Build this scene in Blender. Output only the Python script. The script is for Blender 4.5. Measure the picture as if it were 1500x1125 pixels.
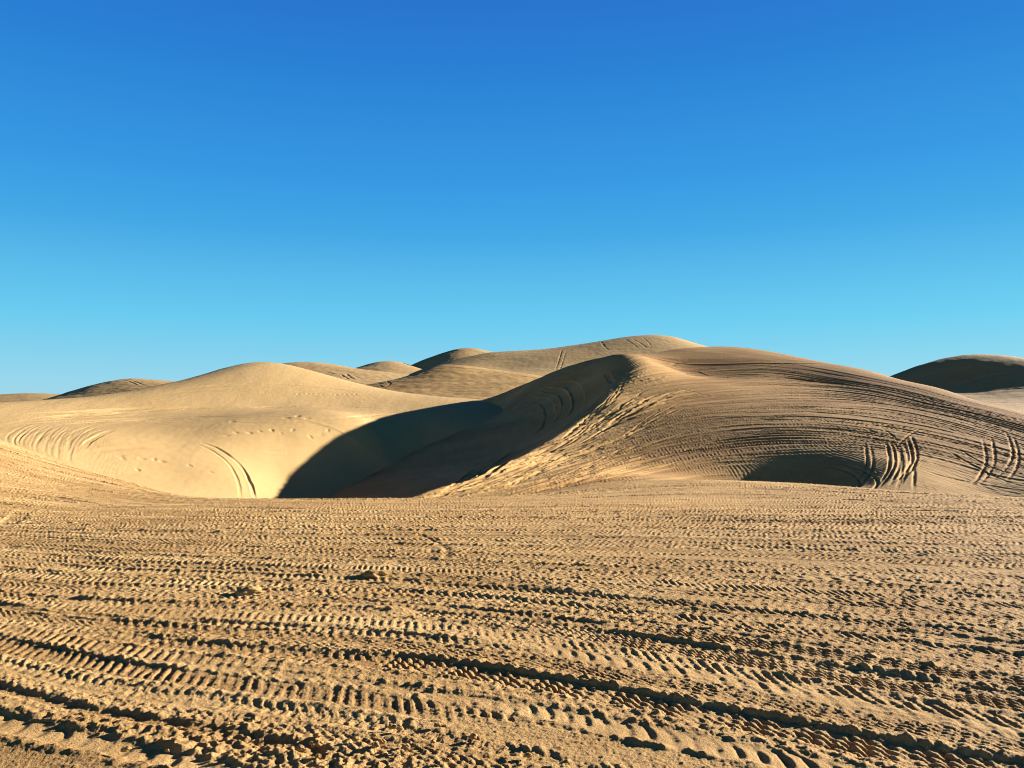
import bpy, math, random
import numpy as np

# ------------------------------------------------------------------ basics
for _o in list(bpy.data.objects):
    bpy.data.objects.remove(_o)
SC = bpy.context.scene
COL = SC.collection
F, EYE, HORIZON = 1177.0, 1.6, 600.0          # focal length (photo pixels), eye height, horizon row
PITCH = math.atan((HORIZON - 562.5) / F)
CP, SP = math.cos(PITCH), math.sin(PITCH)
SUN_AZ, SUN_EL = 23.0, 15.0                    # azimuth measured from +X towards +Y


def at(px, py, Y):
    """point seen at photo pixel (px, py), Y metres in front of the camera"""
    a, b = (px - 750.0) / F, (562.5 - py) / F
    k = Y / (CP - SP * b)
    return (a * k, Y, EYE + (SP + CP * b) * k)


def smooth(a, b, x):
    t = np.clip((x - a) / (b - a), 0, 1)
    return t * t * (3 - 2 * t)


class TPS:
    """thin plate surface through scattered points"""
    def __init__(self, pts, lam=1e-4):
        p = np.array(pts, float)
        self.c = p[:, :2]
        self.m = self.c.mean(0)
        self.sc = max(self.c.std(), 1e-6)
        c = (self.c - self.m) / self.sc
        n = len(c)
        r2 = ((c[:, None] - c[None]) ** 2).sum(-1)
        K = 0.5 * r2 * np.log(r2 + 1e-12) + lam * np.eye(n)
        P = np.c_[np.ones(n), c]
        A = np.zeros((n + 3, n + 3))
        A[:n, :n] = K
        A[:n, n:] = P
        A[n:, :n] = P.T
        self.w = np.linalg.lstsq(A, np.r_[p[:, 2], 0, 0, 0], rcond=None)[0]

    def raw(self, x, y):
        sh = np.shape(x)
        x = (np.ravel(x) - self.m[0]) / self.sc
        y = (np.ravel(y) - self.m[1]) / self.sc
        c = (self.c - self.m) / self.sc
        n = len(c)
        o = self.w[n] + self.w[n + 1] * x + self.w[n + 2] * y
        for i in range(n):
            r2 = (x - c[i, 0]) ** 2 + (y - c[i, 1]) ** 2
            o = o + self.w[i] * 0.5 * r2 * np.log(r2 + 1e-12)
        return o.reshape(sh)

    def __call__(self, x, y):
        x, y = np.asarray(x, float), np.asarray(y, float)
        if x.ndim == 2 and x.size > 60000:      # coarse evaluation, bicubic-like upsampling along the grid
            a, b = x.shape
            ia = np.unique(np.r_[np.arange(0, a, 5), a - 1])
            ib = np.unique(np.r_[np.arange(0, b, 5), b - 1])
            z = self.raw(x[np.ix_(ia, ib)], y[np.ix_(ia, ib)])
            z = cub(ia, z, np.arange(a))
            return cub(ib, z.T, np.arange(b)).T
        return self.raw(x, y)


def cub(xs, z, q):
    """cubic Hermite interpolation of rows z(xs) at q"""
    xs = np.asarray(xs, float)
    m = np.gradient(z, xs, axis=0)
    i = np.clip(np.searchsorted(xs, q, side='right') - 1, 0, len(xs) - 2)
    h = (xs[i + 1] - xs[i])
    t = (q - xs[i]) / h
    sh = (-1,) + (1,) * (z.ndim - 1)
    t, h = t.reshape(sh), h.reshape(sh)
    return ((2 * t**3 - 3 * t**2 + 1) * z[i] + (t**3 - 2 * t**2 + t) * h * m[i]
            + (-2 * t**3 + 3 * t**2) * z[i + 1] + (t**3 - t**2) * h * m[i + 1])


_PR = np.random.RandomState(7)
_PERM = np.r_[_PR.permutation(512), ]
_PERM = np.r_[_PERM, _PERM]
_GA = _PR.rand(512) * 2 * np.pi
_GX, _GY = np.cos(_GA).astype(np.float32), np.sin(_GA).astype(np.float32)


def noise(x, y, seed=0):
    """gradient noise, about -1..1"""
    x = np.asarray(x, np.float32) + np.float32(seed * 17.37)
    y = np.asarray(y, np.float32) + np.float32(seed * 9.71)
    xi, yi = np.floor(x), np.floor(y)
    xf, yf = x - xi, y - yi
    xi, yi = xi.astype(np.int32) & 511, yi.astype(np.int32) & 511
    u, v = xf * xf * xf * (xf * (xf * 6 - 15) + 10), yf * yf * yf * (yf * (yf * 6 - 15) + 10)
    x1, y1 = (xi + 1) & 511, (yi + 1) & 511
    a, b = _PERM[xi], _PERM[x1]

    def g(h, dx, dy):
        h = h & 511
        return _GX[h] * dx + _GY[h] * dy
    n00, n10 = g(_PERM[a + yi], xf, yf), g(_PERM[b + yi], xf - 1, yf)
    n01, n11 = g(_PERM[a + y1], xf, yf - 1), g(_PERM[b + y1], xf - 1, yf - 1)
    n0 = n00 + u * (n10 - n00)
    n1 = n01 + u * (n11 - n01)
    return (n0 + v * (n1 - n0)) * 1.5


def fbm(x, y, seed=0, octv=4, gain=0.5):
    o, a = 0, 1.0
    for k in range(octv):
        o = o + a * noise(x * 2**k, y * 2**k, seed + k * 3)
        a *= gain
    return o


def grid_mesh(name, X, Y, Z, mat, label, cat, kind='structure', group=None, damp_shade=None):
    a, b = X.shape
    me = bpy.data.meshes.new(name)
    co = np.empty((a * b, 3), np.float32)
    co[:, 0], co[:, 1], co[:, 2] = X.ravel(), Y.ravel(), Z.ravel()
    i = np.arange(a * b, dtype=np.int32).reshape(a, b)
    q = np.stack([i[:-1, :-1], i[:-1, 1:], i[1:, 1:], i[1:, :-1]], -1).reshape(-1, 4)
    n = len(q)
    me.vertices.add(a * b)
    me.vertices.foreach_set('co', co.ravel())
    me.loops.add(n * 4)
    me.loops.foreach_set('vertex_index', q.ravel())
    me.polygons.add(n)
    me.polygons.foreach_set('loop_start', np.arange(0, n * 4, 4, dtype=np.int32))
    me.polygons.foreach_set('use_smooth', np.ones(n, bool))
    me.update(calc_edges=True)
    if damp_shade is not None:
        at_ = me.attributes.new('damp_shade', 'FLOAT', 'POINT')
        at_.data.foreach_set('value', np.ascontiguousarray(damp_shade.ravel(), np.float32))
    me.materials.append(mat)
    o = bpy.data.objects.new(name, me)
    COL.objects.link(o)
    if kind:
        o['kind'] = kind
    o['label'], o['category'] = label, cat
    if group:
        o['group'] = group
    return o


def fan(t0, t1, nt, ys, lo=None, hi=None):
    """grid whose columns run away from the viewer: finer near by, coarser far off"""
    t = np.linspace(t0, t1, nt)
    d = t[1] - t[0]
    grow = d * 1.04 ** np.arange(1, 400)             # beyond the finely built part the columns widen step by step
    if hi is not None:
        e = t[-1] + np.cumsum(grow)
        t = np.r_[t, e[e < hi]]
    if lo is not None:
        e = t[0] - np.cumsum(grow)
        t = np.r_[e[e > lo][::-1], t]
    ys = np.asarray(ys)
    X = t[None, :] * (ys[:, None] + 1.0)
    return X, np.repeat(ys[:, None], len(t), 1)


def steps(*segs):
    """segs: (from, to, step) pieces of a coordinate list"""
    out = [np.arange(a, b, s) for a, b, s in segs]
    return np.r_[tuple(out)]


def spline(pts, n=40):
    """Catmull-Rom through points"""
    p = np.array(pts, float)
    if len(p) == 2:
        return p[0] + (p[1] - p[0]) * np.linspace(0, 1, n)[:, None]
    d = np.r_[0, np.cumsum(np.linalg.norm(np.diff(p, axis=0), axis=1))]
    return cub(d, p, np.linspace(0, d[-1], n))


def land(surf, px, py, y0, y1, last=None):
    """where the line of sight through a photo pixel meets a surface"""
    Y = np.linspace(y0, y1, 500)
    P = np.array([at(px, py, v) for v in Y])
    d = P[:, 2] - surf(P[:, 0], P[:, 1])
    k = np.where(d < 0)[0]
    if len(k) == 0:
        k = [int(np.argmin(np.abs(d)))]
    k = k[0]
    if k == 0 or d[k] >= 0 or d[k - 1] <= 0:
        return P[k]
    t = d[k - 1] / (d[k - 1] - d[k])
    return P[k - 1] + (P[k] - P[k - 1]) * t


def landline(surf, px, y0, y1, n=40):
    q = spline(px, max(8, min(n, 4 * len(px))))
    w = np.array([land(surf, a, b, y0, y1)[:2] for a, b in q])
    return spline(w, n)


def along(X, Y, poly, reach):
    """indices of the vertices within reach of a polyline, their side distance and their distance along it"""
    lo, hi = poly.min(0) - reach, poly.max(0) + reach
    idx = np.where((X > lo[0]) & (X < hi[0]) & (Y > lo[1]) & (Y < hi[1]))[0]
    x, y = X[idx], Y[idx]
    best = np.full(len(idx), 1e9)
    bs = np.zeros(len(idx))
    bv = np.zeros(len(idx))
    end = np.zeros(len(idx))
    s0 = 0.0
    L = np.linalg.norm(np.diff(poly, axis=0), axis=1)
    tot = L.sum()
    for k in range(len(poly) - 1):
        a, d, l = poly[k], poly[k + 1] - poly[k], L[k]
        if l < 1e-6:
            continue
        d = d / l
        rx, ry = x - a[0], y - a[1]
        s = np.clip(rx * d[0] + ry * d[1], 0, l)
        ex, ey = rx - s * d[0], ry - s * d[1]
        dist = np.hypot(ex, ey)
        m = dist < best
        best[m] = dist[m]
        bs[m] = s0 + s[m]
        bv[m] = (d[0] * ry[m] - d[1] * rx[m])
        s0 += l
    sgn = np.where(bv < 0, -1.0, 1.0)
    keep = best < reach
    return idx[keep], (best * sgn)[keep], bs[keep], tot


def carve(Zf, X, Y, poly, half=0.14, depth=0.05, berm=0.02, period=0.0, lug=0.0, fade=0.12, seed=0, edge=0.03, deepest=None):
    """press one wheel track into a height list"""
    i, v, s, tot = along(X, Y, poly, half + 0.5)
    if len(i) == 0:
        return
    v = v + 0.25 * half * noise(s * 1.7, v * 0 + seed, seed) + 0.1 * half * noise(s * 7, v * 0, seed + 3)
    av = np.abs(v)
    m = 1 - smooth(half - edge, half + edge, av)
    f = smooth(0, fade * tot, s) * smooth(0, fade * tot, tot - s) if fade > 0 else 1.0
    f = f * (0.65 + 0.5 * noise(s * 0.5, v * 0 + 3.3, seed + 5))
    f = np.clip(f, 0, 1.2)
    dz = -depth * m + berm * np.exp(-((av - half - 0.06) / 0.06) ** 2) * (0.8 + 0.6 * noise(s * 6, v * 6, seed + 9))
    if lug:
        dz = dz + m * lug * np.sin(2 * np.pi * s / period + 2.2 * av / half)
    if deepest is None:
        Zf[i] += dz * f
    else:                                            # many tracks over each other: the deepest one wins
        deepest[0][i] = np.minimum(deepest[0][i], -depth * m * f)
        deepest[1][i] = np.maximum(deepest[1][i], (dz + depth * m) * f)


# ------------------------------------------------------------------ materials
def sand(name, pale, deep, scale, grain, bump, damp_shade=None):
    m = bpy.data.materials.new(name)
    m.use_nodes = True
    nt = m.node_tree
    N, L = nt.nodes, nt.links
    b = N['Principled BSDF']
    b.inputs['Roughness'].default_value = 0.95
    b.inputs['Specular IOR Level'].default_value = 0.12
    tc = N.new('ShaderNodeTexCoord')
    mp = N.new('ShaderNodeMapping')
    mp.inputs['Scale'].default_value = (scale * 0.45, scale, scale)
    L.new(tc.outputs['Object'], mp.inputs['Vector'])
    n1 = N.new('ShaderNodeTexNoise')
    n1.inputs['Scale'].default_value = 1.0
    n1.inputs['Detail'].default_value = 7
    n1.inputs['Roughness'].default_value = 0.62
    L.new(mp.outputs['Vector'], n1.inputs['Vector'])
    n2 = N.new('ShaderNodeTexNoise')
    n2.inputs['Scale'].default_value = grain
    n2.inputs['Detail'].default_value = 5
    n2.inputs['Roughness'].default_value = 0.7
    L.new(tc.outputs['Object'], n2.inputs['Vector'])
    mix = N.new('ShaderNodeMath')
    mix.operation = 'MULTIPLY_ADD'
    L.new(n2.outputs['Fac'], mix.inputs[0])
    mix.inputs[1].default_value = 0.55
    L.new(n1.outputs['Fac'], mix.inputs[2])
    r = N.new('ShaderNodeValToRGB')
    r.color_ramp.elements[0].position = 0.52
    r.color_ramp.elements[1].position = 1.02
    r.color_ramp.elements[0].color = (*deep, 1)
    r.color_ramp.elements[1].color = (*pale, 1)
    L.new(mix.outputs[0], r.inputs['Fac'])
    col = r.outputs['Color']
    if damp_shade:                                     # browner where wheels turned the sand; the big dune's shade is painted in too
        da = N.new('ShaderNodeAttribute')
        da.attribute_name = 'damp_shade'
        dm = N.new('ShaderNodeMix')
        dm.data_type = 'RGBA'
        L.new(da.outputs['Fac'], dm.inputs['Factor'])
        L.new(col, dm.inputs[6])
        dm.inputs[7].default_value = (*damp_shade, 1)
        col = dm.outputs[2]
    L.new(col, b.inputs['Base Color'])
    bp = N.new('ShaderNodeBump')
    bp.inputs['Strength'].default_value = 1.0
    bp.inputs['Distance'].default_value = bump
    L.new(n2.outputs['Fac'], bp.inputs['Height'])
    L.new(bp.outputs['Normal'], b.inputs['Normal'])
    return m


PALE, DEEP = (0.475, 0.290, 0.111), (0.33, 0.190, 0.064)
M_NEAR = sand('rutted_sand', PALE, (0.28, 0.152, 0.048), 1.1, 75.0, 0.014, damp_shade=(0.20, 0.102, 0.030))
M_DUNE = sand('tracked_dune_sand', (0.46, 0.276, 0.098), (0.29, 0.160, 0.049), 0.35, 11.0, 0.025, damp_shade=(0.205, 0.098, 0.026))
M_SOFT = sand('wind_smoothed_sand', (0.42, 0.267, 0.106), (0.365, 0.226, 0.085), 0.22, 14.0, 0.02)
M_FAR = sand('distant_sand', (0.41, 0.258, 0.102), (0.31, 0.186, 0.068), 0.12, 2.2, 0.04)

# ------------------------------------------------------------------ the tracked sand flat under the camera
crest = [(-260, 590, 30), (-120, 618, 28), (0, 650, 26), (100, 679, 24), (200, 708, 22), (285, 728, 20.5), (400, 731, 19.5), (570, 731, 19.5),
         (700, 730, 20.5), (800, 722, 24), (870, 715, 26), (960, 711, 27), (1050, 710, 27.5), (1150, 713, 27), (1250, 718, 26),
         (1350, 730, 25), (1500, 737, 24), (1700, 745, 23)]
cw = [at(*c) for c in crest]
fp = list(cw)
fp += [(x * 1.10, y + 3, z - 0.75) for x, y, z in cw]
fp += [(x * 1.25, y + 8, z - 2.9) for x, y, z in cw]
for x in (-9, -4.5, 0, 4.5, 9):
    for y, z in ((-3, 0.02), (1.5, 0), (4, 0), (7, -0.02)):
        fp.append((x, y, z + 0.012 * max(0, -x - 5)))
fp += [at(750, 757, 12.2), at(1300, 760, 12), at(300, 757, 12.0), (-10, 12, 0.05), at(30, 742, 15.0), at(1100, 738, 17.5), at(600, 741, 15.5), at(100, 705, 20)]
FLAT = TPS(fp, 1e-3)

ys = steps((0.6, 2.8, 0.05), (2.8, 4.2, 0.006), (4.2, 6.0, 0.008), (6.0, 9.0, 0.012), (9.0, 14, 0.018), (14, 28.5, 0.026), (28.5, 36, 0.25))
X, Y = fan(-0.72, 0.72, 1640, ys, -1.9, 1.9)
base = FLAT(X, Y)
print('flat', X.shape)
xf, yf = X.ravel().astype(np.float32), Y.ravel().astype(np.float32)
near = smooth(16, 5, yf).astype(np.float32)

# direction in which wheels have run: curves given by guide lines, u is constant along each
guides = [
    (3.3, [(-200, 935), (0, 1040), (200, 1085), (400, 1130)]),
    (4.1, [(-200, 905), (0, 982), (440, 1045), (880, 1122), (1000, 1150)]),
    (5.2, [(-200, 862), (0, 905), (300, 925), (670, 958), (1000, 1012), (1500, 1105)]),
    (6.2, [(-200, 838), (0, 868), (420, 878), (800, 905), (1100, 955), (1500, 1015), (1700, 1050)]),
    (7.3, [(-200, 815), (0, 832), (300, 843), (700, 862), (1000, 893), (1500, 940), (1700, 962)]),
    (9.0, [(-200, 790), (0, 800), (400, 822), (800, 838), (1200, 856), (1700, 890)]),
    (11.5, [(-200, 768), (0, 775), (400, 786), (800, 790), (1200, 800), (1700, 815)]),
    (15.0, [(-200, 735), (0, 750), (400, 758), (800, 758), (1200, 762), (1700, 768)]),
    (19.0, [(-100, 700), (0, 712), (200, 730), (400, 741), (800, 741), (1200, 742), (1700, 748)]),
    (25.0, [(0, 668), (120, 698), (250, 726), (420, 734), (700, 732), (1000, 716), (1250, 722), (1600, 744)]),
]
gp = []
for u, g in guides:
    for px, py in spline(g, 9):
        w = land(FLAT, px, py, 2.5, 30)
        gp.append((w[0], w[1], u))
UF = TPS(gp, 3e-2)
U = UF(X, Y)
gy = np.gradient(U, axis=0) / np.gradient(Y, axis=0)
gxx = np.gradient(U, axis=1) / np.gradient(X, axis=1)
dXdr = np.gradient(X, axis=0) / np.gradient(Y, axis=0)
gy = gy - gxx * dXdr
G = np.sqrt(gxx**2 + gy**2).ravel().astype(np.float32) + 1e-6
U = U.ravel().astype(np.float32)

h = np.zeros(len(xf), np.float32)
# old broad unevenness, drawn out along the tracks
h += 0.012 * noise(xf * 0.22, U * 0.9, 1) + 0.006 * noise(xf * 0.4, U * 2.4, 2) + 0.003 * noise(xf * 0.9, U * 6, 3)
rough = (0.35 + 0.65 * smooth(-0.25, 0.5, noise(xf * 0.45, U * 1.4, 4))).astype(np.float32)
n_c = noise(xf * 7, yf * 9, 5)
n_f = noise(xf * 17, yf * 21, 6)
n_g = noise(xf * 34, yf * 40, 8)
n_h = noise(xf * 62, yf * 70, 9)
n_e = noise(xf * 5, yf * 5, 11)
n_i = noise(xf * 105, yf * 115, 12) * smooth(9, 5, yf)
crumb = 0.0020 * n_c + 0.0022 * n_f + 0.0026 * n_g + 0.0022 * n_h * near + 0.0014 * n_i
crumb += 0.0045 * np.maximum(n_g * 0.6 + n_f * 0.7 - 0.45, 0) * 2     # small lumps standing proud
h += rough * crumb * (1.15 + 3.4 * smooth(7, 16, yf))

rs = np.random.RandomState(21)


def press(u0, slope, half, depth, berm, kind, period, lug, x0=None, x1=None, wob=0.05, seed=0, keep=0.12, fade=0.5, wet=0.0, patchy=0.0):
    """one wheel's rut along the flow: newer ruts wipe out what lies under them"""
    global h
    c = u0 + slope * xf
    v = (U - c) / G
    idx = np.where(np.abs(v) < half + 0.28)[0]
    if x0 is not None:
        xx = xf[idx]
        idx = idx[(xx > x0 - 0.3) & (xx < x1 + 0.3)]
    if len(idx) == 0:
        return
    x, v = xf[idx], v[idx]
    v = v + wob * noise(x * 0.33, x * 0 + seed * 1.3, seed) + 0.012 * noise(x * 2.1, x * 0 + 0.7, seed + 2)
    s = x * 1.04 + seed * 0.37
    e = 0.008 * n_e[idx] + 0.005 * n_f[idx] + 0.003 * n_g[idx]
    av = np.abs(v) + e
    m = 1 - smooth(half - 0.018, half + 0.022, av)
    f = np.ones_like(x)
    if x0 is not None:
        f = smooth(x0, x0 + fade, x) * smooth(x1, x1 - fade, x)
    f = f * np.clip(0.75 + 0.7 * noise(x * 0.4, x * 0 + 5.1, seed + 4), 0.15, 1.0)
    q = np.clip(v / half, -1.3, 1.3)
    if kind == 'chevron':           # two rows of lugs set half a step apart
        row = np.where(q > 0, 0.0, 0.5)
        ph = s / period + row + 0.30 * np.abs(q) + 0.10 * n_e[idx]
        t = np.sin(2 * np.pi * ph)
        tread = lug * (np.tanh(3.0 * t) * 0.8) * (0.35 + 0.65 * smooth(0.02, 0.22, np.abs(q)))
    elif kind == 'blocks':          # three staggered rows of blocks
        row = np.round(q * 2.0)
        ph = s / period + 0.5 * (row % 2) + 0.17 * row + 0.15 * n_e[idx]
        t = np.sin(2 * np.pi * ph + 0.8 * (q * 2.0 - row)) * np.cos(np.pi * (q * 2.0 - row) * 0.95)
        tread = lug * np.tanh(2.4 * t)
    elif kind == 'paddle':          # scooped paddles, steep on one side
        ph = s / period + 0.25 * q * q + 0.2 * noise(x * 2, x * 0 + 2, seed)
        t = np.sin(2 * np.pi * ph) + 0.35 * np.sin(4 * np.pi * ph + 0.6)
        tread = lug * 0.62 * t * np.clip(1.1 - q * q, 0, 1)
    elif kind == 'ribs':            # close cross bars
        t = np.sin(2 * np.pi * (s / period + 0.18 * q))
        tread = lug * np.clip(1.6 * t, -1, 1)
    elif kind == 'bars':            # slanted single bars
        t = np.sin(2 * np.pi * (s / period + 0.30 * q + 0.12 * n_e[idx]))
        tread = lug * 0.8 * np.clip(1.7 * t, -1, 1) * smooth(-0.95, -0.2, q)
    else:                           # plain trough
        tread = 0 * s
    tread = tread * np.clip(0.75 + 0.8 * n_e[idx] + 0.5 * n_c[idx], 0.0, 1.3) * (patchy + (1 - patchy) * smooth(-0.35, 0.35, noise(x * 0.45, x * 0 + 9.1, seed + 6)))
    tread = tread * (1 - smooth(0.80, 1.02, np.abs(q)))
    floor = -depth * (1 - 0.15 * q * q) + tread + (0.15 if kind == 'paddle' else 0.8) * crumb[idx]
    old = h[idx]
    new = old * keep + floor
    w = m * f
    b = berm * np.exp(-((av - half - 0.045) / 0.042) ** 2) * np.clip(0.8 + 0.7 * n_c[idx] + 0.5 * n_f[idx] + 0.3 * n_e[idx], 0, 2.0)
    h[idx] = old * (1 - w) + new * w + b * f
    damp_shade[idx] = damp_shade[idx] * (1 - 0.8 * w) + w * wet


kinds = [('chevron', 0.085, 0.0085), ('blocks', 0.075, 0.0075), ('ribs', 0.060, 0.0060), ('paddle', 0.13, 0.011), ('chevron', 0.075, 0.0080),
         ('plain', 0.1, 0.0), ('ribs', 0.070, 0.0065), ('blocks', 0.085, 0.0085), ('chevron', 0.065, 0.0065)]
damp_shade = np.zeros_like(xf)
# many older pairs of wheel tracks
for k in range(280):
    far = rs.rand()
    u0 = 2.4 + 24.0 * far ** 1.1
    kd, per, lg = kinds[rs.randint(len(kinds))]
    sl = rs.normal(0, 0.03)
    half = rs.uniform(0.07, 0.14)
    d = rs.uniform(0.003, 0.016) if rs.rand() < 0.88 else rs.uniform(0.012, 0.020)
    bm = rs.uniform(0.001, 0.006)
    big = 1.0 + 2.6 * smooth(7, 16, u0)
    L = rs.uniform(3, 22)
    xc = rs.uniform(-1, 1) * 0.6 * (u0 + 2)
    full = rs.rand() < 0.4
    wt = rs.uniform(-0.3, 0.45)
    for w in (0, rs.uniform(1.15, 1.5)):
        press(u0 + w, sl, half, d, bm, kd, per, lg * (rs.uniform(0.1, 0.75) if u0 > 7 else rs.uniform(0.05, 0.5)) * big, None if full else xc - L / 2, None if full else xc + L / 2,
              wob=rs.uniform(0.02, 0.12), seed=k + 1, keep=rs.uniform(0.1, 0.5), wet=max(0.0, wt), patchy=rs.choice([0.1, 0.5, 1.0]))
calmed = smooth(0.0, 0.5, noise(xf * 0.30, U * 0.8, 14))     # stretches the wind has smoothed over
h *= 1 - 0.4 * calmed * smooth(13, 7, yf)
for k in range(70):                                           # sharp edge cuts left by tyre shoulders
    u0 = 2.6 + 20.0 * rs.rand() ** 1.2
    L, xc = rs.uniform(1.5, 9), rs.uniform(-0.7, 0.7) * (u0 + 2)
    press(u0, rs.normal(0, 0.02), rs.uniform(0.025, 0.05), rs.uniform(0.007, 0.017) * (1 + 0.6 * smooth(8, 16, u0)), 0.003, 'plain', 0.1, 0.0, xc - L / 2, xc + L / 2, wob=0.05, seed=500 + k, keep=0.8, fade=0.6)
for k in range(44):                                           # newer crisp tread bands, shallow and continuous
    u0 = 3.0 + 19.0 * (k + rs.rand()) / 44
    kd, per, lg = kinds[rs.choice([0, 1, 2, 4, 6, 7, 8])]
    sl, hw, far = rs.normal(0, 0.012), rs.uniform(0.075, 0.11), 1 + 0.9 * smooth(7, 16, u0)
    for w in (0, 1.3):
        press(u0 + w, sl, hw, rs.uniform(0.006, 0.016), 0.004, kd, per, lg * rs.uniform(0.55, 1.0) * far, wob=0.04, seed=700 + k, keep=0.15, wet=rs.choice([0, 0, 0.2, 0.4]), patchy=0.8)
# the fresh, deep ones that stand out
fresh = [  # a point on it, where it starts and stops (photo columns), half width, depth, berm, tread
    ((250, 836), 40, 620, 0.08, 0.022, 0.006, 'ribs', 0.075, 0.006),
    ((250, 824), 0, 520, 0.09, 0.022, 0.006, 'chevron', 0.08, 0.007),
    ((300, 852), -200, 480, 0.09, 0.016, 0.005, 'ribs', 0.07, 0.007),
    ((1250, 848), 1130, 1460, 0.09, 0.012, 0.004, 'paddle', 0.15, 0.016),
    ((1100, 868), 700, 1700, 0.08, 0.010, 0.004, 'ribs', 0.08, 0.007),
    ((1000, 884), 560, 1700, 0.085, 0.022, 0.006, 'chevron', 0.075, 0.009),
    ((1000, 903), 500, 1700, 0.085, 0.022, 0.006, 'chevron', 0.080, 0.010),
    ((470, 878), 415, 900, 0.09, 0.028, 0.006, 'ribs', 0.07, 0.004),
    ((200, 884), 60, 700, 0.09, 0.014, 0.004, 'chevron', 0.085, 0.007),
    ((30, 888), -300, 70, 0.07, 0.028, 0.006, 'plain', 0.07, 0.0),
    ((330, 912), 240, 720, 0.07, 0.026, 0.006, 'ribs', 0.075, 0.005),
    ((200, 912), 120, 560, 0.09, 0.024, 0.006, 'chevron', 0.085, 0.009),
    ((1000, 943), 540, 1300, 0.11, 0.030, 0.010, 'blocks', 0.065, 0.008),
    ((1200, 955), 900, 1800, 0.10, 0.018, 0.008, 'blocks', 0.075, 0.009),
    ((1250, 992), 800, 1800, 0.11, 0.016, 0.006, 'blocks', 0.060, 0.010),
    ((400, 952), 130, 1100, 0.10, 0.026, 0.008, 'chevron', 0.080, 0.009),
    ((1200, 1020), 760, 1800, 0.10, 0.010, 0.004, 'paddle', 0.11, 0.013),
    ((300, 966), -200, 1000, 0.10, 0.008, 0.004, 'ribs', 0.08, 0.006),
    ((1100, 1052), 480, 1800, 0.135, 0.030, 0.006, 'blocks', 0.075, 0.012),
    ((300, 994), -300, 900, 0.12, 0.022, 0.006, 'bars', 0.075, 0.009),
    ((560, 1008), 200, 1000, 0.10, 0.012, 0.005, 'paddle', 0.12, 0.012),
    ((1060, 1092), 720, 1700, 0.10, 0.012, 0.005, 'paddle', 0.10, 0.013),
    ((880, 1092), 560, 1100, 0.13, 0.008, 0.004, 'plain', 0.1, 0.0),
    ((60, 1105), -400, 520, 0.13, 0.010, 0.004, 'plain', 0.13, 0.0),
    ((60, 1068), -400, 420, 0.085, 0.018, 0.010, 'paddle', 0.14, 0.015),
    ((150, 1040), -400, 560, 0.045, 0.022, 0.008, 'plain', 0.12, 0.0),
]
for j, (pt, c0, c1, hw, dp, bm, kd, per, lg) in enumerate(fresh):
    w = land(FLAT, pt[0], pt[1], 2.5, 30)
    press(float(UF(w[0], w[1])), 0.0, hw, dp, bm, kd, per, lg, x0=(c0 - 750) / F * w[1], x1=(c1 - 750) / F * w[1], wob=0.03, seed=300 + j, keep=0.06, fade=0.3, wet=(0.0, 0.35, 0.1, 0.55)[j % 4] if kd != 'paddle' else 0.0, patchy=0.6)
# churned strip with crumbs and lumps
ch = np.exp(-(((U - 3.55) / 0.22) ** 2)) * smooth(-2.6, -0.9, xf) * smooth(1.8, 0.4, xf)
h += ch * (0.010 * n_e + 0.015 * np.maximum(n_c, -0.2) + 0.012 * n_f + 0.007 * n_g)
ch = np.exp(-(((U - 4.75) / 0.16) ** 2)) * smooth(1.0, 2.0, xf)
h += ch * (0.005 * n_c + 0.005 * n_f)
# winding groove and side track in the middle distance
for pp, wd, dp in (([(560, 778), (615, 783), (640, 793), (656, 806), (650, 822), (660, 826)], 0.03, 0.014), ([(-20, 778), (10, 765), (35, 748), (42, 742)], 0.14, 0.018)):
    carve(h, xf, yf, landline(FLAT, pp, 3, 26), wd, dp, 0.005, fade=0.25, seed=4)
Zflat = base + h.reshape(X.shape)
grid_mesh('sand_flat', X, Y, Zflat, M_NEAR, 'flat tan sand in the foreground pressed all over with tyre tracks', 'sand', damp_shade=damp_shade)
del X, Y, U, G, n_c, n_f, n_g, n_e, gy, gxx, dXdr, Zflat, base, near, rough, crumb, n_h

# ------------------------------------------------------------------ the big dune on the right
wp = [at(*p) for p in [
    # outline against the sky
    (920, 514, 63), (980, 510.5, 68), (1047, 511, 73), (1100, 516, 74), (1160, 525, 71), (1220, 537, 67), (1300, 552.5, 62), (1400, 578, 55), (1500, 605, 49), (1640, 640, 43),
    # its face
    (930, 545, 55.5), (1000, 545, 61), (1000, 575, 52), (1100, 560, 57), (1100, 590, 49.5), (1200, 560, 58), (1200, 595, 48), (1350, 590, 50), (1350, 620, 43), (1500, 640, 41),
    (890, 585, 50), (960, 605, 47), (1050, 618, 44.5), (1160, 628, 42), (1350, 648, 38.5), (1500, 672, 36),
    (870, 640, 43), (960, 650, 41), (1040, 660, 39), (800, 660, 41),
    (760, 690, 36), (860, 690, 35), (960, 690, 34), (1030, 695, 33.5),
    (680, 712, 32.2), (800, 715, 31), (900, 711, 31), (1000, 709, 31),
    (1160, 655, 39), (1265, 652, 38.5), (1120, 711, 33), (1200, 712, 33), (1275, 680, 36), (1240, 715, 31),
    (1360, 680, 35), (1360, 715, 31.5), (1440, 700, 33), (1460, 725, 30.5), (1560, 715, 30), (1350, 733, 29), (1500, 741, 28)]]
brink = [(912, 519, 60), (909, 545, 56.5), (893, 578, 52), (855, 610, 47.5), (803, 645, 42.5), (742, 677, 37.5), (662, 708, 33), (596, 731, 29.8)]
bw = [np.array(at(*p)) + np.array((0, 0, e)) for p, e in zip(brink, (0.42, 0.38, 0.15, 0.05, 0, 0, 0, 0))]
wp += [tuple(b) for b in bw]
for b in bw:
    wp.append((b[0] - 4.0, b[1], b[2] + 0.25))
    wp.append((b[0] - 10.0, b[1], b[2] + 0.6))
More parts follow.
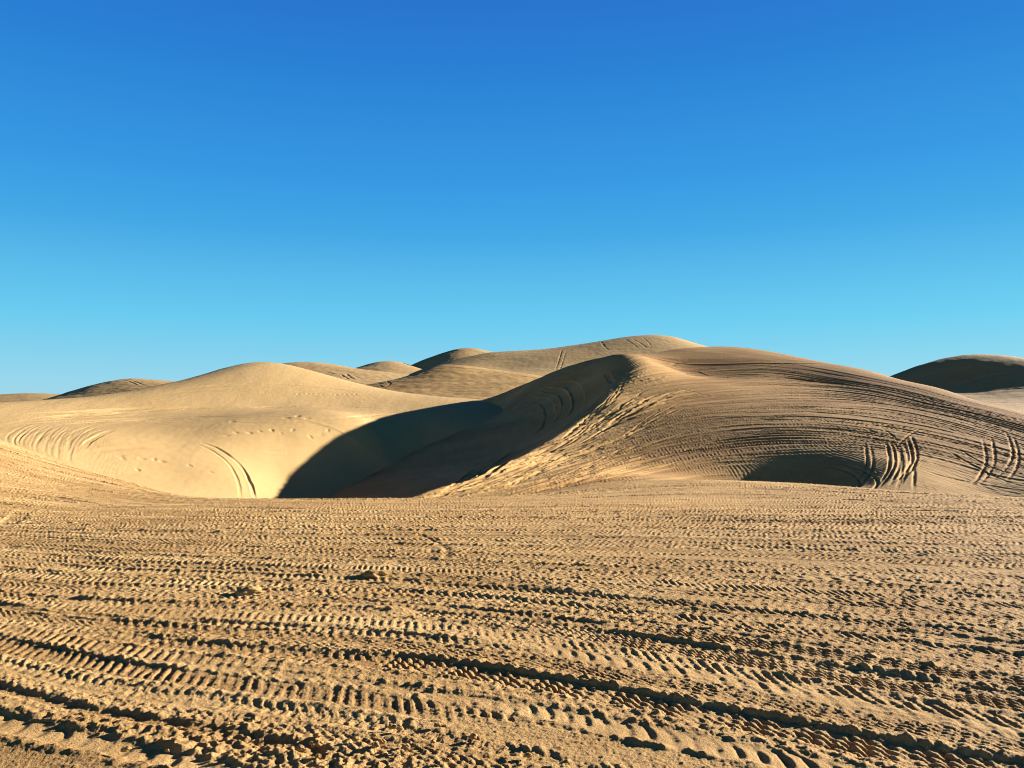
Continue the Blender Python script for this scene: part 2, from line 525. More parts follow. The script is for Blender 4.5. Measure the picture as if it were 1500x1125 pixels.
for p in list(wp[:10]):
    wp.append((p[0] * 1.08, p[1] + 9, p[2] - 1.6))
    wp.append((p[0] * 1.2, p[1] + 22, p[2] - 6.5))
wp += [(-4, 24, -3.2), (4, 24, -2.6), (10, 25, -2.4), (18, 25, -2.2), (-9, 26, -4)]
WIND = TPS(wp, 6e-4)
sp = [tuple(b) for b in bw]
for b in bw:
    sp.append((b[0] - 2.6, b[1] + 1.2, b[2] - 1.45))
sp += [at(*p) for p in [(880, 521, 63), (840, 533, 65), (800, 549, 67), (760, 566, 69), (700, 589, 70.5), (720, 606, 66)]]
sp += [(-2.5, 45, -1.9), (-4, 40, -2.6), (0.3, 50, -0.7), (-8.5, 46, -2.9), (-7.7, 41, -3.4), (-8, 50, -2.3), (-7, 55, -1.3), (-6, 36, -3.3), (-2, 55, 0.0), (-5.5, 60, -0.3)]
sp += [(at(880, 521, 63)[0], 72, 4.4), (at(800, 549, 67)[0], 76, 2.2), (at(700, 589, 70)[0], 80, 0.0), (-16, 50, -5), (-12, 38, -5), (-9, 30, -5)]
SLIP = TPS(sp, 6e-4)


HOLLOWS = [(1106, 697, 34.4, -0.88, 3.7, 3.1), (1282, 694, 34.4, 0.52, 2.4, 3.2)]


def big_dune(x, y):
    a, b = WIND(x, y), SLIP(x, y)
    k = 0.12 + 1.9 * smooth(2.0, 5.8, np.minimum(a, b))
    t = np.clip(0.5 + 0.5 * (a - b) / k, 0, 1)
    z = a + (b - a) * t - k * t * (1 - t)
    for px, py, yy, dz, wx, wy in HOLLOWS:              # blown out hollow and the bank beside it
        c = at(px, py, yy)
        z = z + dz * np.exp(-((x - c[0]) / wx) ** 2 - ((y - c[1]) / wy) ** 2)
    return z


ys = steps((24, 30, 0.06), (30, 46, 0.05), (46, 63, 0.06), (63, 72, 0.2), (72, 110, 0.8))
X, Y = fan(-0.30, 0.76, 1240, ys, None, 1.35)
Z = big_dune(X, Y)
print('big dune', X.shape)
guides = [
    (15.0, [(935, 516), (1000, 515), (1100, 521), (1220, 543), (1300, 558), (1400, 583), (1500, 609)]),
    (12.5, [(918, 540), (960, 537), (1050, 534), (1140, 538), (1260, 556), (1380, 584), (1500, 613)]),
    (10.0, [(856, 605), (900, 582), (960, 567), (1050, 560), (1200, 561), (1350, 583), (1500, 620)]),
    (8.0, [(790, 650), (850, 626), (950, 592), (1050, 581), (1200, 579), (1350, 597), (1500, 634)]),
    (6.0, [(690, 703), (760, 678), (867, 643), (950, 619), (1067, 602), (1200, 603), (1350, 621), (1500, 657)]),
    (4.2, [(640, 722), (760, 694), (880, 665), (1000, 642), (1100, 628), (1170, 625), (1320, 644), (1500, 686)]),
    (2.8, [(700, 727), (850, 697), (1000, 672), (1100, 656), (1170, 648), (1280, 655), (1400, 678), (1500, 705)]),
    (1.5, [(760, 727), (900, 706), (1000, 694), (1060, 684)]),
    (0.6, [(840, 720), (1000, 708), (1050, 704)]),
]
gp = []
for u, g in guides:
    for px, py in spline(g, 10):
        w = land(big_dune, px, py, 27, 64)
        gp.append((w[0], w[1], u))
UF = TPS(gp, 3e-2)
U = UF(X, Y)
gxx = np.gradient(U, axis=1) / np.gradient(X, axis=1)
gy = np.gradient(U, axis=0) / np.gradient(Y, axis=0) - gxx * np.gradient(X, axis=0) / np.gradient(Y, axis=0)
G = np.sqrt(gxx**2 + gy**2)
G = np.clip(G, 0.08, 3)
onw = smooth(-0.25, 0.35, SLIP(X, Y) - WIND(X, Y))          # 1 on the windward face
xf, yf = X.ravel().astype(np.float32), Y.ravel().astype(np.float32)
U, G, onw = U.ravel().astype(np.float32), G.ravel().astype(np.float32), onw.ravel().astype(np.float32)
calm = np.ones_like(xf)                                      # where wind has smoothed the tracks away
for px, py, yy, r, a in ((1140, 690, 35, 3.3, 1), (1215, 680, 36, 3.0, .95), (1330, 700, 34, 3.2, 0.85), (1440, 722, 31, 2.6, 0.8), (925, 530, 58, 2.2, 0.75), (900, 600, 48, 1.2, 0.5), (1000, 690, 34, 2.0, 0.6), (905, 690, 35, 2.0, 0.45)):
    c = at(px, py, yy)
    calm *= 1 - a * np.exp(-(((xf - c[0]) ** 2 + (yf - c[1]) ** 2) / r**2))
h = np.zeros_like(xf)
h += 0.006 * noise(xf * 0.16, U * 2.4, 31) + 0.005 * noise(xf * 0.3, U * 5, 32) + 0.004 * noise(xf * 0.6, U * 11, 33)
_b = np.array([(b[1], b[0]) for b in bw])[::-1]
xb = np.interp(yf, _b[:, 0], _b[:, 1])
horn = smooth(6.5, 1.0, xf - xb) * smooth(62, 56, yf)
n_c, n_f = noise(xf * 2.5, yf * 2.5, 35), noise(xf * 6, yf * 6, 36)
h += (0.006 * n_c + 0.006 * n_f + 0.004 * noise(xf * 11, yf * 11, 37)) * (1 - 0.6 * horn)
rs = np.random.RandomState(5)
damp_shade = np.zeros_like(xf)
for k in range(420):
    u0 = rs.uniform(0.2, 14.6)
    sl = rs.normal(0, 0.016)
    v0 = (U - u0 - sl * (xf - 10)) / G
    idx = np.where(np.abs(v0) < 0.45)[0]
    if len(idx) == 0:
        continue
    x, v = xf[idx], v0[idx]
    L, xc = rs.uniform(6, 40), rs.uniform(-4, 30)
    v = v + rs.uniform(0.03, 0.2) * noise(x * 0.2, x * 0 + k * 0.7, k)
    av = np.abs(v) + 0.025 * n_c[idx] + 0.02 * n_f[idx]
    half = rs.uniform(0.07, 0.14)
    xc = xc if k % 4 else rs.uniform(-6, 10)
    f = smooth(xc - L / 2, xc - L / 2 + 2, x) * smooth(xc + L / 2, xc + L / 2 - 2, x) * np.clip(0.7 + 0.8 * noise(x * 0.3, x * 0 + 1.7, k + 40), 0, 1)
    m = (1 - smooth(half - 0.03, half + 0.035, av)) * f
    per = rs.choice([0.13, 0.16, 0.2])
    d = rs.uniform(0.008, 0.045)
    tread = rs.uniform(0.006, 0.016) * np.sin(2 * np.pi * (x * 1.02 / per) + 1.5 * av / half) * np.clip(0.8 + n_c[idx], 0, 1.2)
    damp_shade[idx] = damp_shade[idx] * (1 - 0.45 * m) + m * rs.uniform(0.25, 1.0)
    tread = tread * (1 - horn[idx])
    h[idx] = h[idx] * (1 - 0.7 * m) + m * (tread - d * (1 + 1.6 * horn[idx])) + f * rs.uniform(0.003, 0.014) * np.exp(-((av - half - 0.06) / 0.05) ** 2)
rip = 0.010 * np.sin(2 * np.pi * (xf * 5.2 + 1.5 * noise(xf * 0.5, yf * 0.5, 38) + yf * 1.2)) * np.clip(0.6 + noise(xf * 0.5, yf * 0.4, 39), 0, 1)
Zf = Z.ravel().copy()
Zf += onw * (h * calm * (1 - 0.55 * smooth(11, 13, U)) + rip * (1 - calm)) + (1 - onw) * (0.03 * noise(xf * 0.5, yf * 0.35, 41) + 0.025 * noise(xf * 1.6, yf * 0.7, 42) + 0.010 * n_f)
# deep grooves fanning up the sunny flank from the foot of the slip face
rs = np.random.RandomState(31)
fan_lines = [[(621, 730), (677, 709), (737, 681), (783, 653)], [(632, 732), (702, 705), (783, 674), (853, 639), (902, 607)], [(656, 730), (727, 705), (811, 670), (885, 639), (937, 614)],
             [(681, 731), (762, 702), (850, 667), (937, 635), (1008, 617)], [(709, 732), (797, 705), (867, 681), (972, 649)], [(737, 730), (832, 702), (902, 681), (1008, 653)],
             [(787, 653), (832, 624), (874, 593), (902, 568)], [(815, 646), (860, 617), (902, 586), (923, 561)], [(832, 646), (885, 614), (930, 586), (972, 572)],
             [(755, 695), (800, 668), (853, 642), (902, 617)], [(867, 639), (920, 607), (972, 586), (1043, 572)], [(902, 646), (955, 617), (1008, 596)],
             [(640, 727), (690, 700), (740, 679)], [(780, 722), (880, 700), (980, 676), (1050, 656)], [(830, 690), (930, 660), (1040, 634)]]
cuts = (np.zeros_like(Zf), np.zeros_like(Zf))
for k in range(170):
    line = spline(fan_lines[k % len(fan_lines)], 24)
    if k >= len(fan_lines):
        n = rs.randint(9, 22)
        i0 = rs.randint(0, 24 - n)
        line = line[i0:i0 + n]
    off = rs.uniform(-13, 13)
    line = line + np.c_[np.linspace(-0.6, 0.3, len(line)) * off, np.linspace(0.3, 1.0, len(line)) * off]
    dp = rs.uniform(0.03, 0.085) if k % 5 else rs.uniform(0.08, 0.15)
    carve(Zf, xf, yf, landline(big_dune, line[::2], 27, 66), rs.uniform(0.035, 0.075) if k % 5 else rs.uniform(0.07, 0.11), dp, dp * 0.3, fade=0.22, seed=100 + k, edge=0.03, deepest=cuts)
Zf += cuts[0] + cuts[1] * (1 - smooth(0, -0.03, cuts[0]))
damp_shade = np.maximum(damp_shade * (1 - 0.8 * horn), 0.7 * smooth(-0.02, -0.08, cuts[0]))  # cut grooves painted darker brown as well
# fresh arcs ploughed across the hollow and the bank
arcs = []
rs = np.random.RandomState(77)
for x0, top, bend, bot, dp in ((1268, 662, 2, 1236, .10), (1276, 664, 3, 1244, .12), (1299, 660, 4, 1276, .15), (1307, 657, 4, 1284, .16), (1309, 655, 9, 1300, .09), (1316, 660, 6, 1312, .10), (1322, 656, 9, 1316, .10),
                               (1329, 652, 7, 1300, .16), (1337, 650, 6, 1310, .16), (1331, 664, 8, 1338, .09), (1441, 655, 3, 1418, .12), (1453, 652, 4, 1432, .10), (1474, 645, 9, 1452, .13), (1484, 650, 8, 1470, .13)):
    arcs.append(([(x0 - 3 + rs.uniform(-2, 2), top - 16), (x0 + 0.7 * bend, top + 4), (x0 + bend, top + 22), (x0 + bend + (bot - x0 - bend) * 0.35, top + 42), (bot, top + 60)], .17, dp))
arcs += [([(1190, 682), (1228, 686), (1252, 696), (1261, 708), (1250, 719), (1222, 724)], .17, .10), ([(1200, 677), (1240, 681), (1270, 692), (1286, 706), (1276, 719), (1245, 726)], .17, .11),
         ([(1340, 672), (1382, 683), (1425, 697)], .18, .09), ([(1338, 684), (1380, 697), (1425, 707), (1510, 720)], .18, .10), ([(1380, 655), (1430, 684), (1470, 703), (1515, 717)], .16, .09), ([(1395, 652), (1440, 678), (1480, 694), (1515, 704)], .16, .08),
         ([(1335, 723), (1370, 716), (1410, 709), (1440, 708)], .12, .06), ([(1335, 716), (1370, 711), (1420, 703)], .12, .05), ([(1255, 622), (1280, 632), (1310, 642), (1345, 650)], .18, .07), ([(1230, 628), (1265, 636), (1300, 650)], .18, .07),
         ([(1290, 626), (1310, 640), (1322, 652)], .16, .07), ([(1350, 626), (1325, 642), (1312, 656)], .16, .07)]
for j, (pp, wd, dp) in enumerate(arcs):
    carve(Zf, xf, yf, landline(big_dune, pp, 27, 60), wd * 0.33, dp * 0.46, dp * 0.06, fade=0.25, seed=j, edge=0.03)
# stray marks near the top and the sliding arcs on the shaded slip face
for j, (pp, wd, dp) in enumerate([([(980, 535), (1000, 531), (1015, 530)], .16, .05), ([(1000, 548), (1020, 545), (1040, 552)], .14, .04), ([(1055, 523), (1070, 521)], .1, .03),
                                  ([(888, 546), (894, 556), (900, 560)], .18, .12), ([(930, 550), (990, 566), (1050, 580), (1080, 577)], .12, .02),
                                  ([(800, 565), (840, 566), (848, 590), (835, 612)], .4, .12), ([(770, 585), (800, 590), (806, 612), (785, 640)], .35, .10), ([(790, 568), (826, 580), (828, 600), (810, 625)], .3, .10),
                                  ([(745, 728), (770, 727), (785, 725)], .25, .1)]):
    carve(Zf, xf, yf, landline(big_dune, pp, 27, 66), wd, dp, dp * 0.4, fade=0.2, seed=60 + j, edge=0.06)
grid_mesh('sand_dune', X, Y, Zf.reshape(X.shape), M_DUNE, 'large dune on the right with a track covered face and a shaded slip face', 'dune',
          damp_shade=0.85 * np.maximum(damp_shade, np.clip(0.62 + 0.6 * noise(xf * 0.35, U * 3, 78), 0, 1) * (1 - 0.85 * horn)) * calm * onw * (0.8 + 0.2 * smooth(0.4, -0.5, noise(xf * 0.12, U * 0.5, 77))))  # mid face painted browner to stand in for shade; bright horn spared
del X, Y, U, G, h, n_c, n_f, v0, onw, calm, rip

# ------------------------------------------------------------------ the smooth pale dune on the left
dp_ = [at(*p) for p in [
    (-220, 600, 46), (-100, 594, 48), (0, 589, 51), (75, 584, 54), (150, 578, 57), (215, 567, 61), (270, 556, 65), (310, 546, 69), (370, 534, 74), (400, 540, 76), (450, 552, 77), (500, 563, 77), (540, 572, 77),
    (600, 582, 76), (680, 588, 76), (760, 594, 76),
    (0, 618, 44), (100, 608, 49), (200, 602, 53), (300, 599, 56), (400, 598, 58.5), (500, 598, 61), (600, 601, 62.5),
    (60, 645, 41), (150, 640, 43), (250, 640, 46), (350, 640, 47.5), (450, 640, 50), (545, 620, 54), (520, 637, 52), (490, 655, 50.5), (465, 672, 49), (440, 690, 47), (420, 710, 45.5), (405, 730, 43), (560, 640, 54.5), (660, 620, 59),
    (60, 672, 38), (150, 690, 39), (250, 695, 41), (350, 695, 43), (530, 690, 51), (600, 675, 54),
    (200, 735, 34), (300, 735, 37.5), (500, 735, 46), (600, 735, 46), (700, 700, 50)]]
for p in list(dp_[:16]):
    dp_.append((p[0] * 1.10, p[1] + 8, p[2] - 2.2))
    dp_.append((p[0] * 1.25, p[1] + 20, p[2] - 7))
LEFT = TPS(dp_, 2e-3)
ys = steps((30, 36, 0.12), (36, 52, 0.06), (52, 70, 0.085), (70, 82, 0.12), (82, 105, 0.7))
X, Y = fan(-0.76, 0.10, 1210, ys, -1.35, None)
Z = LEFT(X, Y)
print('left dune', X.shape)
xf, yf = X.ravel().astype(np.float32), Y.ravel().astype(np.float32)
Zf = Z.ravel().copy()
Zf += 0.05 * noise(xf * 0.10, yf * 0.12, 51) + 0.014 * noise(xf * 0.8, yf * 0.3, 52) + 0.006 * noise(xf * 3, yf * 2, 53)
Zf += 0.0012 * np.sin(2 * np.pi * (xf * 4.6 + yf * 1.7 + 1.2 * noise(xf * 0.6, yf * 0.5, 57))) * smooth(-0.1, 0.5, noise(xf * 0.25, yf * 0.2, 58))
marks = [([(283, 648), (310, 660), (332, 676), (347, 700), (353, 732)], .08, .07), ([(290, 646), (325, 660), (352, 682), (366, 705), (374, 732)], .10, .17),
         ([(0, 624), (60, 612), (150, 606), (260, 600), (380, 597), (520, 597), (600, 603)], .35, .10), ([(40, 618), (120, 606), (220, 600), (330, 598), (450, 594), (560, 596)], .3, .07),
         ([(230, 578), (300, 567), (400, 564), (490, 570), (560, 580)], .3, .08), ([(200, 582), (290, 573), (390, 569), (480, 576)], .25, .06),
         ([(300, 618), (380, 621), (450, 621), (540, 622), (600, 618)], .25, .06), ([(110, 664), (170, 658), (240, 654), (280, 652)], .2, .05),
         ([(116, 660), (130, 648), (150, 636), (170, 628)], .16, .07), ([(400, 620), (500, 612), (600, 606), (660, 604)], .3, .06)]
rs = np.random.RandomState(8)
for k in range(17):                                           # sliding arcs at the left edge
    x0 = 4 + k * 6.6 + rs.uniform(-4, 4)
    y1 = 652 + 0.36 * x0
    marks.append(([(x0 + 34 + rs.uniform(-4, 14), 618 + 0.03 * x0), (x0 + 13, 630 + .07 * x0), (x0 + rs.uniform(-3, 4), y1 - 14), (x0 + rs.uniform(2, 9), y1 + 2)], rs.uniform(.04, .065), rs.uniform(.008, .024)))
for k in range(7):
    x0 = 30 + k * 14
    marks.append(([(x0 + 60, 620 + rs.uniform(-3, 3)), (x0 + 20, 630 + k), (x0, 640 + 2.2 * k), (x0 - 6, 650 + 3 * k)], .08, .015))
for k in range(22):                                           # old sweeping tracks on the terrace
    x0, y0 = rs.uniform(0, 220), rs.uniform(597, 618)
    marks.append(([(x0, y0 + 6), (x0 + 60, y0 + 1), (x0 + 140, y0 - 3), (x0 + 230, y0 - 5)], rs.uniform(.14, .25), rs.uniform(.02, .06)))
for k in range(26):                                           # faint old wheel lines over the whole face
    x0, y0, w_ = rs.uniform(60, 520), rs.uniform(560, 700), rs.uniform(60, 200)
    b_ = rs.uniform(-6, 6)
    for e in (0, 3.2):
        marks.append(([(x0, y0 + e), (x0 + w_ / 2, y0 + b_ + e), (x0 + w_, y0 + e + rs.uniform(-5, 5))], .06, rs.uniform(.008, .02)))
for j, (pp, wd, d) in enumerate(marks):
    carve(Zf, xf, yf, landline(LEFT, pp, 32, 80), min(wd, 0.2), d * 0.7, d * 0.15, fade=0.3, seed=j, edge=0.04)
pits = [(332, 638, .3), (346, 634, .3), (365, 634, .35), (381, 632, .25), (398, 630, .3), (429, 630, .3), (420, 612, .4), (436, 609, .4), (450, 613, .4), (470, 636, .4), (176, 668, .4), (180, 672, .3), (208, 672, .3),
        (226, 673, .3), (238, 676, .35), (202, 688, .25), (278, 682, .25), (310, 692, .25), (340, 618, .3), (412, 635, .25), (455, 640, .3), (480, 630, .3)]
for k in range(14):
    pits.append((430 + 7 * k, 576.5 + 0.12 * k + rs.uniform(-.6, .6), .22))
for px, py, r in pits:
    c = land(LEFT, px, py, 32, 80)
    r *= 0.36
    a = rs.uniform(0, 3.1)
    dx, dy = xf - c[0], yf - c[1]
    m = np.where((dx**2 + dy**2) < 1.5)[0]
    dx, dy = dx[m], dy[m]
    p, q = dx * math.cos(a) + dy * math.sin(a), -dx * math.sin(a) + dy * math.cos(a)
    n = 0.5 * noise(xf[m] * 5, yf[m] * 5, 55) + 0.3 * noise(xf[m] * 11, yf[m] * 11, 56)
    q = (p / (1.5 * r)) ** 2 + (q / r) ** 2 + n
    Zf[m] += -rs.uniform(0.02, 0.05) * np.exp(-np.maximum(q, 0) ** 1.5)
grid_mesh('sand_dune', X, Y, Zf.reshape(X.shape), M_SOFT, 'smooth pale dune on the left, sunlit bowl with two thin wheel tracks', 'dune')


# ------------------------------------------------------------------ dunes farther off
def far_dune(label, sky_, face, t0, t1, y0, y1, nx=420, ny=420, mat=M_FAR, back=(12, 3.0, 34, 11.0), lines=(), rough=0.05, seed=0, flow=0.4, wide=0):
    pts = [at(*p) for p in sky_] + [at(*p) for p in face]
    for p in sky_:
        w = at(*p)
        pts.append((w[0] * (1 + back[0] / w[1]), w[1] + back[0], w[2] - back[1]))
        pts.append((w[0] * (1 + back[2] / w[1]), w[1] + back[2], w[2] - back[3]))
    S = TPS(pts, 8e-4)
    X, Y = fan(t0, t1, nx, np.r_[np.linspace(y0 - 16, y0, 40)[:-1], np.linspace(y0, y1, ny)], None, t1 + wide if wide else None)
    Z = S(X, np.maximum(Y, y0)) - 0.26 * np.maximum(0, y0 - Y)      # its foot runs out into the ground in front
    xf, yf, Zf = X.ravel(), Y.ravel(), Z.ravel().copy()
    Zf += rough * (noise(xf * 0.12, yf * flow * 0.6, seed) + 0.8 * noise(xf * 0.3, yf * flow * 1.8, seed + 1) + 0.5 * noise(xf * 1.0, yf * flow * 4, seed + 2))
    for j, (pp, wd, d) in enumerate(lines):
        carve(Zf, xf, yf, landline(S, pp, y0, y1), wd * 0.35, d * 0.25, d * 0.05, fade=0.3, seed=j, edge=wd * 0.3)
    return grid_mesh('sand_dune', X, Y, Zf.reshape(X.shape), mat, label, 'dune')


far_dune('dark humped dune behind the left end of the pale dune',
         [(40, 590, 118), (75, 583, 120), (100, 574, 122), (130, 565, 124), (160, 558, 126), (190, 554, 128), (215, 556, 129), (240, 558.5, 130), (270, 561, 130), (330, 566, 130)],
         [(100, 588, 112), (150, 578, 116), (190, 566, 120), (220, 572, 116), (170, 592, 104), (80, 598, 106), (280, 590, 108)],
         -0.70, -0.28, 98, 165, back=(9, 1.6, 28, 8), seed=3,
         lines=[([(178, 556), (192, 560), (205, 566)], .4, .3), ([(186, 555), (200, 560), (216, 566)], .4, .3)])
far_dune('low sunlit dune crest at the far left edge',
         [(-260, 584, 190), (-120, 579, 190), (0, 577.5, 190), (45, 575.5, 190), (85, 577, 190), (150, 582, 190), (230, 590, 190)],
         [(0, 590, 175), (-100, 592, 175), (90, 592, 172)], -0.88, -0.40, 165, 235, nx=260, ny=200, back=(14, 2.5, 34, 9), seed=8)
far_dune('rounded dune with curved tracks just right of the pale peak',
         [(330, 552, 118), (370, 542, 120), (390, 536.5, 121), (415, 532, 122), (440, 530.5, 123), (470, 531.5, 124), (500, 536, 124), (540, 543, 124), (590, 548, 124), (640, 556, 123)],
         [(400, 556, 108), (440, 548, 112), (480, 548, 112), (520, 552, 111), (500, 563, 104), (560, 560, 108), (420, 575, 98), (600, 575, 100)],
         -0.38, -0.06, 92, 165, seed=14, back=(9, 1.2, 28, 7),
         lines=[([(400, 542), (440, 538), (480, 541), (530, 550)], .35, .2), ([(420, 538), (470, 538), (510, 545), (545, 553)], .35, .2), ([(430, 547), (470, 544), (500, 550), (530, 556)], .4, .22),
                ([(498, 548), (505, 552), (512, 556)], .4, .4), ([(506, 546), (512, 551), (520, 556)], .4, .4), ([(516, 549), (526, 553), (536, 555)], .4, .3)])
far_dune('small domed dune peeking up between the farther ridges',
         [(500, 546, 205), (525, 538, 206), (545, 531.5, 208), (565, 529, 209), (582, 529, 210), (596, 534, 210), (625, 543, 210), (660, 552, 210)],
         [(540, 545, 190), (570, 538, 196), (600, 548, 188)], -0.23, -0.06, 178, 255, nx=240, ny=200, back=(14, 2, 34, 9), seed=19)
far_dune('steep dune with a dark left flank and a flat lit top',
         [(530, 566, 205), (560, 554, 207), (590, 540.5, 209), (620, 527, 211), (650, 517, 213), (672, 510.5, 215), (697, 510, 217), (716, 514.5, 218), (745, 520, 219), (800, 530, 220)],
         [(590, 556, 196), (630, 540, 202), (670, 522, 208), (710, 524, 210), (600, 572, 184), (700, 550, 192), (760, 556, 196)],
         -0.22, 0.06, 178, 275, seed=24, back=(12, 1.8, 40, 11))
far_dune('high far dune with a broad lit face and the tallest crest',
         [(560, 566, 168), (600, 548, 171), (640, 534, 174), (680, 524, 175), (715, 516.5, 176), (760, 514, 178), (800, 511, 180), (860, 502.5, 182), (910, 494.5, 184), (950, 490.5, 185), (985, 492.5, 185), (1015, 502, 184), (1050, 511, 183), (1120, 530, 182), (1200, 550, 180)],
         [(660, 538, 160), (740, 540, 158), (800, 545, 152), (860, 530, 162), (950, 520, 168), (1050, 535, 165), (700, 552, 144), (820, 560, 140), (950, 560, 145)],
         -0.14, 0.40, 132, 240, nx=620, ny=520, seed=28, rough=0.035, mat=M_SOFT, back=(14, 2.0, 40, 13),
         lines=[([(812, 546), (818, 530), (824, 510)], .3, .3), ([(818, 547), (824, 531), (830, 511)], .3, .3), ([(880, 500), (890, 512), (896, 516)], .5, .3), ([(915, 497), (930, 506), (938, 513)], .4, .3), ([(925, 496), (940, 504), (950, 512)], .4, .3),
                ([(940, 493), (950, 502), (955, 510)], .4, .3), ([(860, 503), (880, 500), (905, 496)], .5, .35), ([(970, 496), (985, 506), (995, 512)], .4, .2), ([(700, 520), (760, 517), (830, 511), (900, 499)], .5, .3)])
far_dune('lower shaded dune shoulder in front of the steep dark flanked one',
         [(480, 577, 98), (530, 565, 100), (575, 557, 102), (600, 549, 104), (640, 535, 108), (670, 537, 109), (700, 540, 109), (740, 545, 108), (780, 550, 107), (820, 556, 106), (880, 566, 104)],
         [(560, 570, 94), (600, 565, 95), (650, 555, 98), (700, 556, 98), (760, 560, 97), (620, 582, 88), (700, 574, 91), (790, 578, 90), (860, 590, 88)],
         -0.24, 0.14, 82, 150, nx=520, ny=480, mat=M_DUNE, seed=33, rough=0.05, back=(7, 1.6, 24, 8),
         lines=[([(640, 537), (700, 541), (760, 547), (800, 552)], .5, .3), ([(650, 541), (710, 546), (770, 552), (810, 556)], .4, .25), ([(640, 566), (700, 568), (750, 566), (790, 560)], .5, .25), ([(620, 560), (680, 564), (740, 560)], .4, .15),
                ([(553, 563), (562, 558), (572, 562), (562, 567), (553, 563)], .3, .2), ([(540, 558), (552, 561), (564, 562)], .35, .25)])
far_dune('dark brown dune behind the right slope of the large dune',
         [(1220, 585, 91), (1270, 566, 92.5), (1305, 551, 93.8), (1340, 537, 95.4), (1380, 525.5, 96.3), (1415, 520, 95.8), (1460, 519.5, 95.1), (1500, 524.5, 93.6), (1570, 535, 90), (1660, 552, 83.5)],
         [(1350, 562, 89.4), (1420, 576, 84.5), (1400, 545, 91), (1470, 548, 88.5), (1480, 577, 81.8), (1540, 560, 84.4), (1600, 577, 78.2), (1450, 592, 76), (1500, 600, 71), (1400, 588, 79), (1620, 605, 69)],
         0.36, 0.84, 70, 165, nx=480, ny=520, wide=0.4, seed=40, rough=0.03, back=(8, 1.6, 28, 9),
         lines=[([(1395, 567), (1430, 555), (1470, 548), (1510, 545)], .5, .4), ([(1420, 575), (1460, 572), (1510, 568)], .5, .35), ([(1350, 552), (1400, 542), (1450, 538), (1500, 540)], .5, .15)])

# ------------------------------------------------------------------ the ground that carries everything, out to the horizon
r = np.r_[0.0, np.geomspace(0.8, 6000, 150)]
th = np.linspace(0, 2 * np.pi, 181)
X, Y = r[:, None] * np.cos(th)[None], r[:, None] * np.sin(th)[None]
inner = smooth(34, 20, np.hypot(X, Y))
Z = np.clip(FLAT.raw(X, np.clip(Y, -3, 40)), -6, 2) * inner - 0.22 - 3.6 * (1 - inner) * (1 - 0.65 * smooth(16, 40, np.abs(X)) * smooth(130, 70, np.hypot(X, Y)))
Z = Z - 1.4 * smooth(18, 26, Y) * smooth(70, 40, np.hypot(X, Y)) * smooth(30, 16, np.abs(X))
Z += (1 - inner) * 1.2 * noise(X / 45, Y / 60, 71) * smooth(120, 260, np.hypot(X, Y))
grid_mesh('desert_ground', X, Y, Z, M_NEAR, 'open sand desert ground reaching to the horizon', 'ground')


# ------------------------------------------------------------------ loose lumps of sand on the flat
def clod(name, loc, size, label, group=None, seed=0, squash=0.6, mesh=None):
    n = 28
    a = np.linspace(0, np.pi, n // 2)
    b = np.linspace(0, 2 * np.pi, n + 1)
    A, B = np.meshgrid(a, b, indexing='ij')
    x, y, z = np.sin(A) * np.cos(B), np.sin(A) * np.sin(B), np.cos(A)
    q = 1 + 0.45 * noise(x * 1.3 + 5, y * 1.3 + z, seed) + 0.28 * noise(x * 2.8 + z * 2, y * 2.8, seed + 1) + 0.12 * noise(x * 8, y * 8 + z * 5, seed + 2)
    q[:, -1] = q[:, 0]
    q[0], q[-1] = q[0, 0], q[-1, 0]
    o = grid_mesh(name, x * q * size * 1.35, y * q * size * 0.9, z * q * size * squash, M_NEAR, label, 'sand lump', kind=None, group=group)
    o.location = loc
    return o


for px, py, sz, lab, sd in ((363, 868, 0.085, 'rounded pale sand lump in a dark wheel rut, left of the middle', 3),
                            (549, 842, 0.085, 'flattish pale sand lump beside the winding groove in the middle', 9)):
    w = land(FLAT, px, py, 3, 20)
    clod('sand_clod', (w[0], w[1], w[2] + 0.004), sz, lab, seed=sd, squash=0.5)
rs = np.random.RandomState(12)
for k in range(26):
    px, py = rs.normal(500, 100), rs.normal(1092, 16)
    if py > 1120:
        continue
    w = land(FLAT, px, py, 2.5, 8)
    o = clod('sand_clod', (w[0], w[1], w[2] + 0.012), rs.uniform(0.007, 0.017), 'small crumbly lump of sand in the churned rut nearest the camera', 'sand crumbs in the churned rut', seed=20 + k, squash=0.75)

# ------------------------------------------------------------------ light, sky, camera
el, az = math.radians(SUN_EL), math.radians(SUN_AZ)
ld = bpy.data.lights.new('sun', 'SUN')
ld.energy, ld.angle, ld.color = 5.0, math.radians(0.5), (1.0, 0.97, 0.94)
lo = bpy.data.objects.new('sun', ld)
COL.objects.link(lo)
from mathutils import Vector
dv = Vector((math.cos(el) * math.cos(az), math.cos(el) * math.sin(az), math.sin(el)))
lo.rotation_euler = dv.to_track_quat('Z', 'Y').to_euler()
lo.location = (60, 10, 40)

w = bpy.data.worlds.new('World')
SC.world = w
w.use_nodes = True
N, L = w.node_tree.nodes, w.node_tree.links
bg = N['Background']
sk = N.new('ShaderNodeTexSky')
sk.sky_type = 'NISHITA'
sk.sun_disc = False
sk.sun_elevation = el
sk.sun_rotation = math.radians(90 - SUN_AZ)
sk.air_density, sk.dust_density, sk.ozone_density = 1.0, 0.0, 3.0
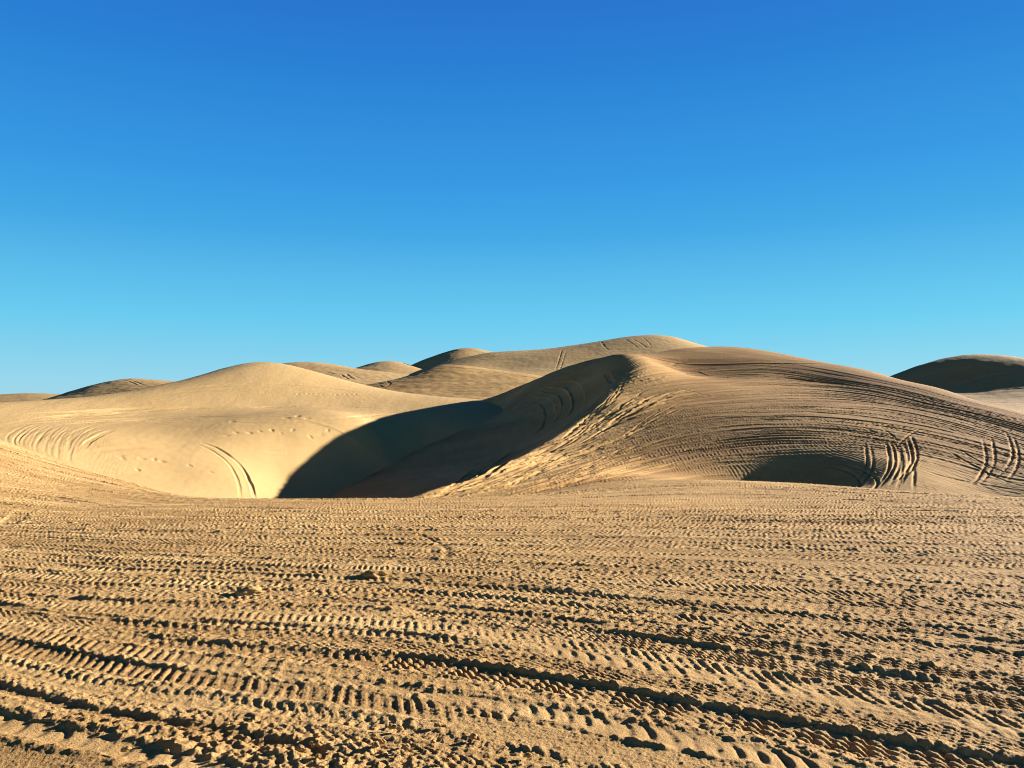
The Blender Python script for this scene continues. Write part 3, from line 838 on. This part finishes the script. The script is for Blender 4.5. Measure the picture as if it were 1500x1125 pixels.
# the phone's rendering of the sky: one gain and one contrast per colour channel
K0, K = 0.05 * 2 ** 1.1, 0.05 * 2 ** 2.0
sp_, cb_ = N.new('ShaderNodeSeparateColor'), N.new('ShaderNodeCombineColor')
L.new(sk.outputs['Color'], sp_.inputs['Color'])
for ch_, gain, con in ((0, 0.84, 1.49), (1, 1.138, 0.97), (2, 1.046, 0.383)):
    p_, m_ = N.new('ShaderNodeMath'), N.new('ShaderNodeMath')
    p_.operation, m_.operation = 'POWER', 'MULTIPLY'
    L.new(sp_.outputs[ch_], p_.inputs[0])
    p_.inputs[1].default_value = con
    L.new(p_.outputs[0], m_.inputs[0])
    m_.inputs[1].default_value = gain * K0 ** con / K
    L.new(m_.outputs[0], cb_.inputs[ch_])
L.new(cb_.outputs['Color'], bg.inputs['Color'])
# clear air: pale at the horizon, deepening upward; unseen zenith darkened to cut shadow fill
def lin(c):
    c = c / 255
    return c / 12.92 if c <= 0.04045 else ((c + 0.055) / 1.055) ** 2.4


tc_, sx_, rp_, mx_ = N.new('ShaderNodeTexCoord'), N.new('ShaderNodeSeparateXYZ'), N.new('ShaderNodeValToRGB'), N.new('ShaderNodeMix')
L.new(tc_.outputs['Generated'], sx_.inputs[0])
L.new(sx_.outputs['Z'], rp_.inputs['Fac'])
stops = [(0.0, (168, 216, 232)), (.035, (153, 216, 238)), (.073, (131, 210, 239)), (.105, (110, 206, 241)), (.213, (68, 169, 230)), (.278, (55, 153, 227)),
         (.396, (42, 128, 212)), (.46, (41, 115, 205)), (.51, (32, 88, 170)), (.60, (15, 40, 90)), (1.0, (7, 17, 42))]
er = rp_.color_ramp.elements
while len(er) < len(stops):
    er.new(0.5)
for e_, (p_, c_) in zip(er, stops):
    e_.position, e_.color = p_, tuple(lin(v) / K for v in c_) + (1,)
mx_.data_type = 'RGBA'
mx_.inputs['Factor'].default_value = 0.88
L.new(cb_.outputs['Color'], mx_.inputs[6])
L.new(rp_.outputs['Color'], mx_.inputs[7])
L.new(mx_.outputs[2], bg.inputs['Color'])
bg.inputs['Strength'].default_value = 0.05

cd = bpy.data.cameras.new('camera')
cd.sensor_width, cd.lens = 36, 36 * F / 1500
cd.clip_start, cd.clip_end = 0.05, 20000
co = bpy.data.objects.new('camera', cd)
COL.objects.link(co)
co.location = (0, 0, EYE)
co.rotation_euler = (math.pi / 2 + PITCH, 0, 0)
SC.camera = co
SC.view_settings.view_transform = 'Standard'
SC.view_settings.look = 'None'
SC.view_settings.exposure = 2.0
SC.view_settings.gamma = 1
SC.render.engine = 'CYCLES'
SC.cycles.max_bounces = 6
SC.cycles.filter_width = 1.05
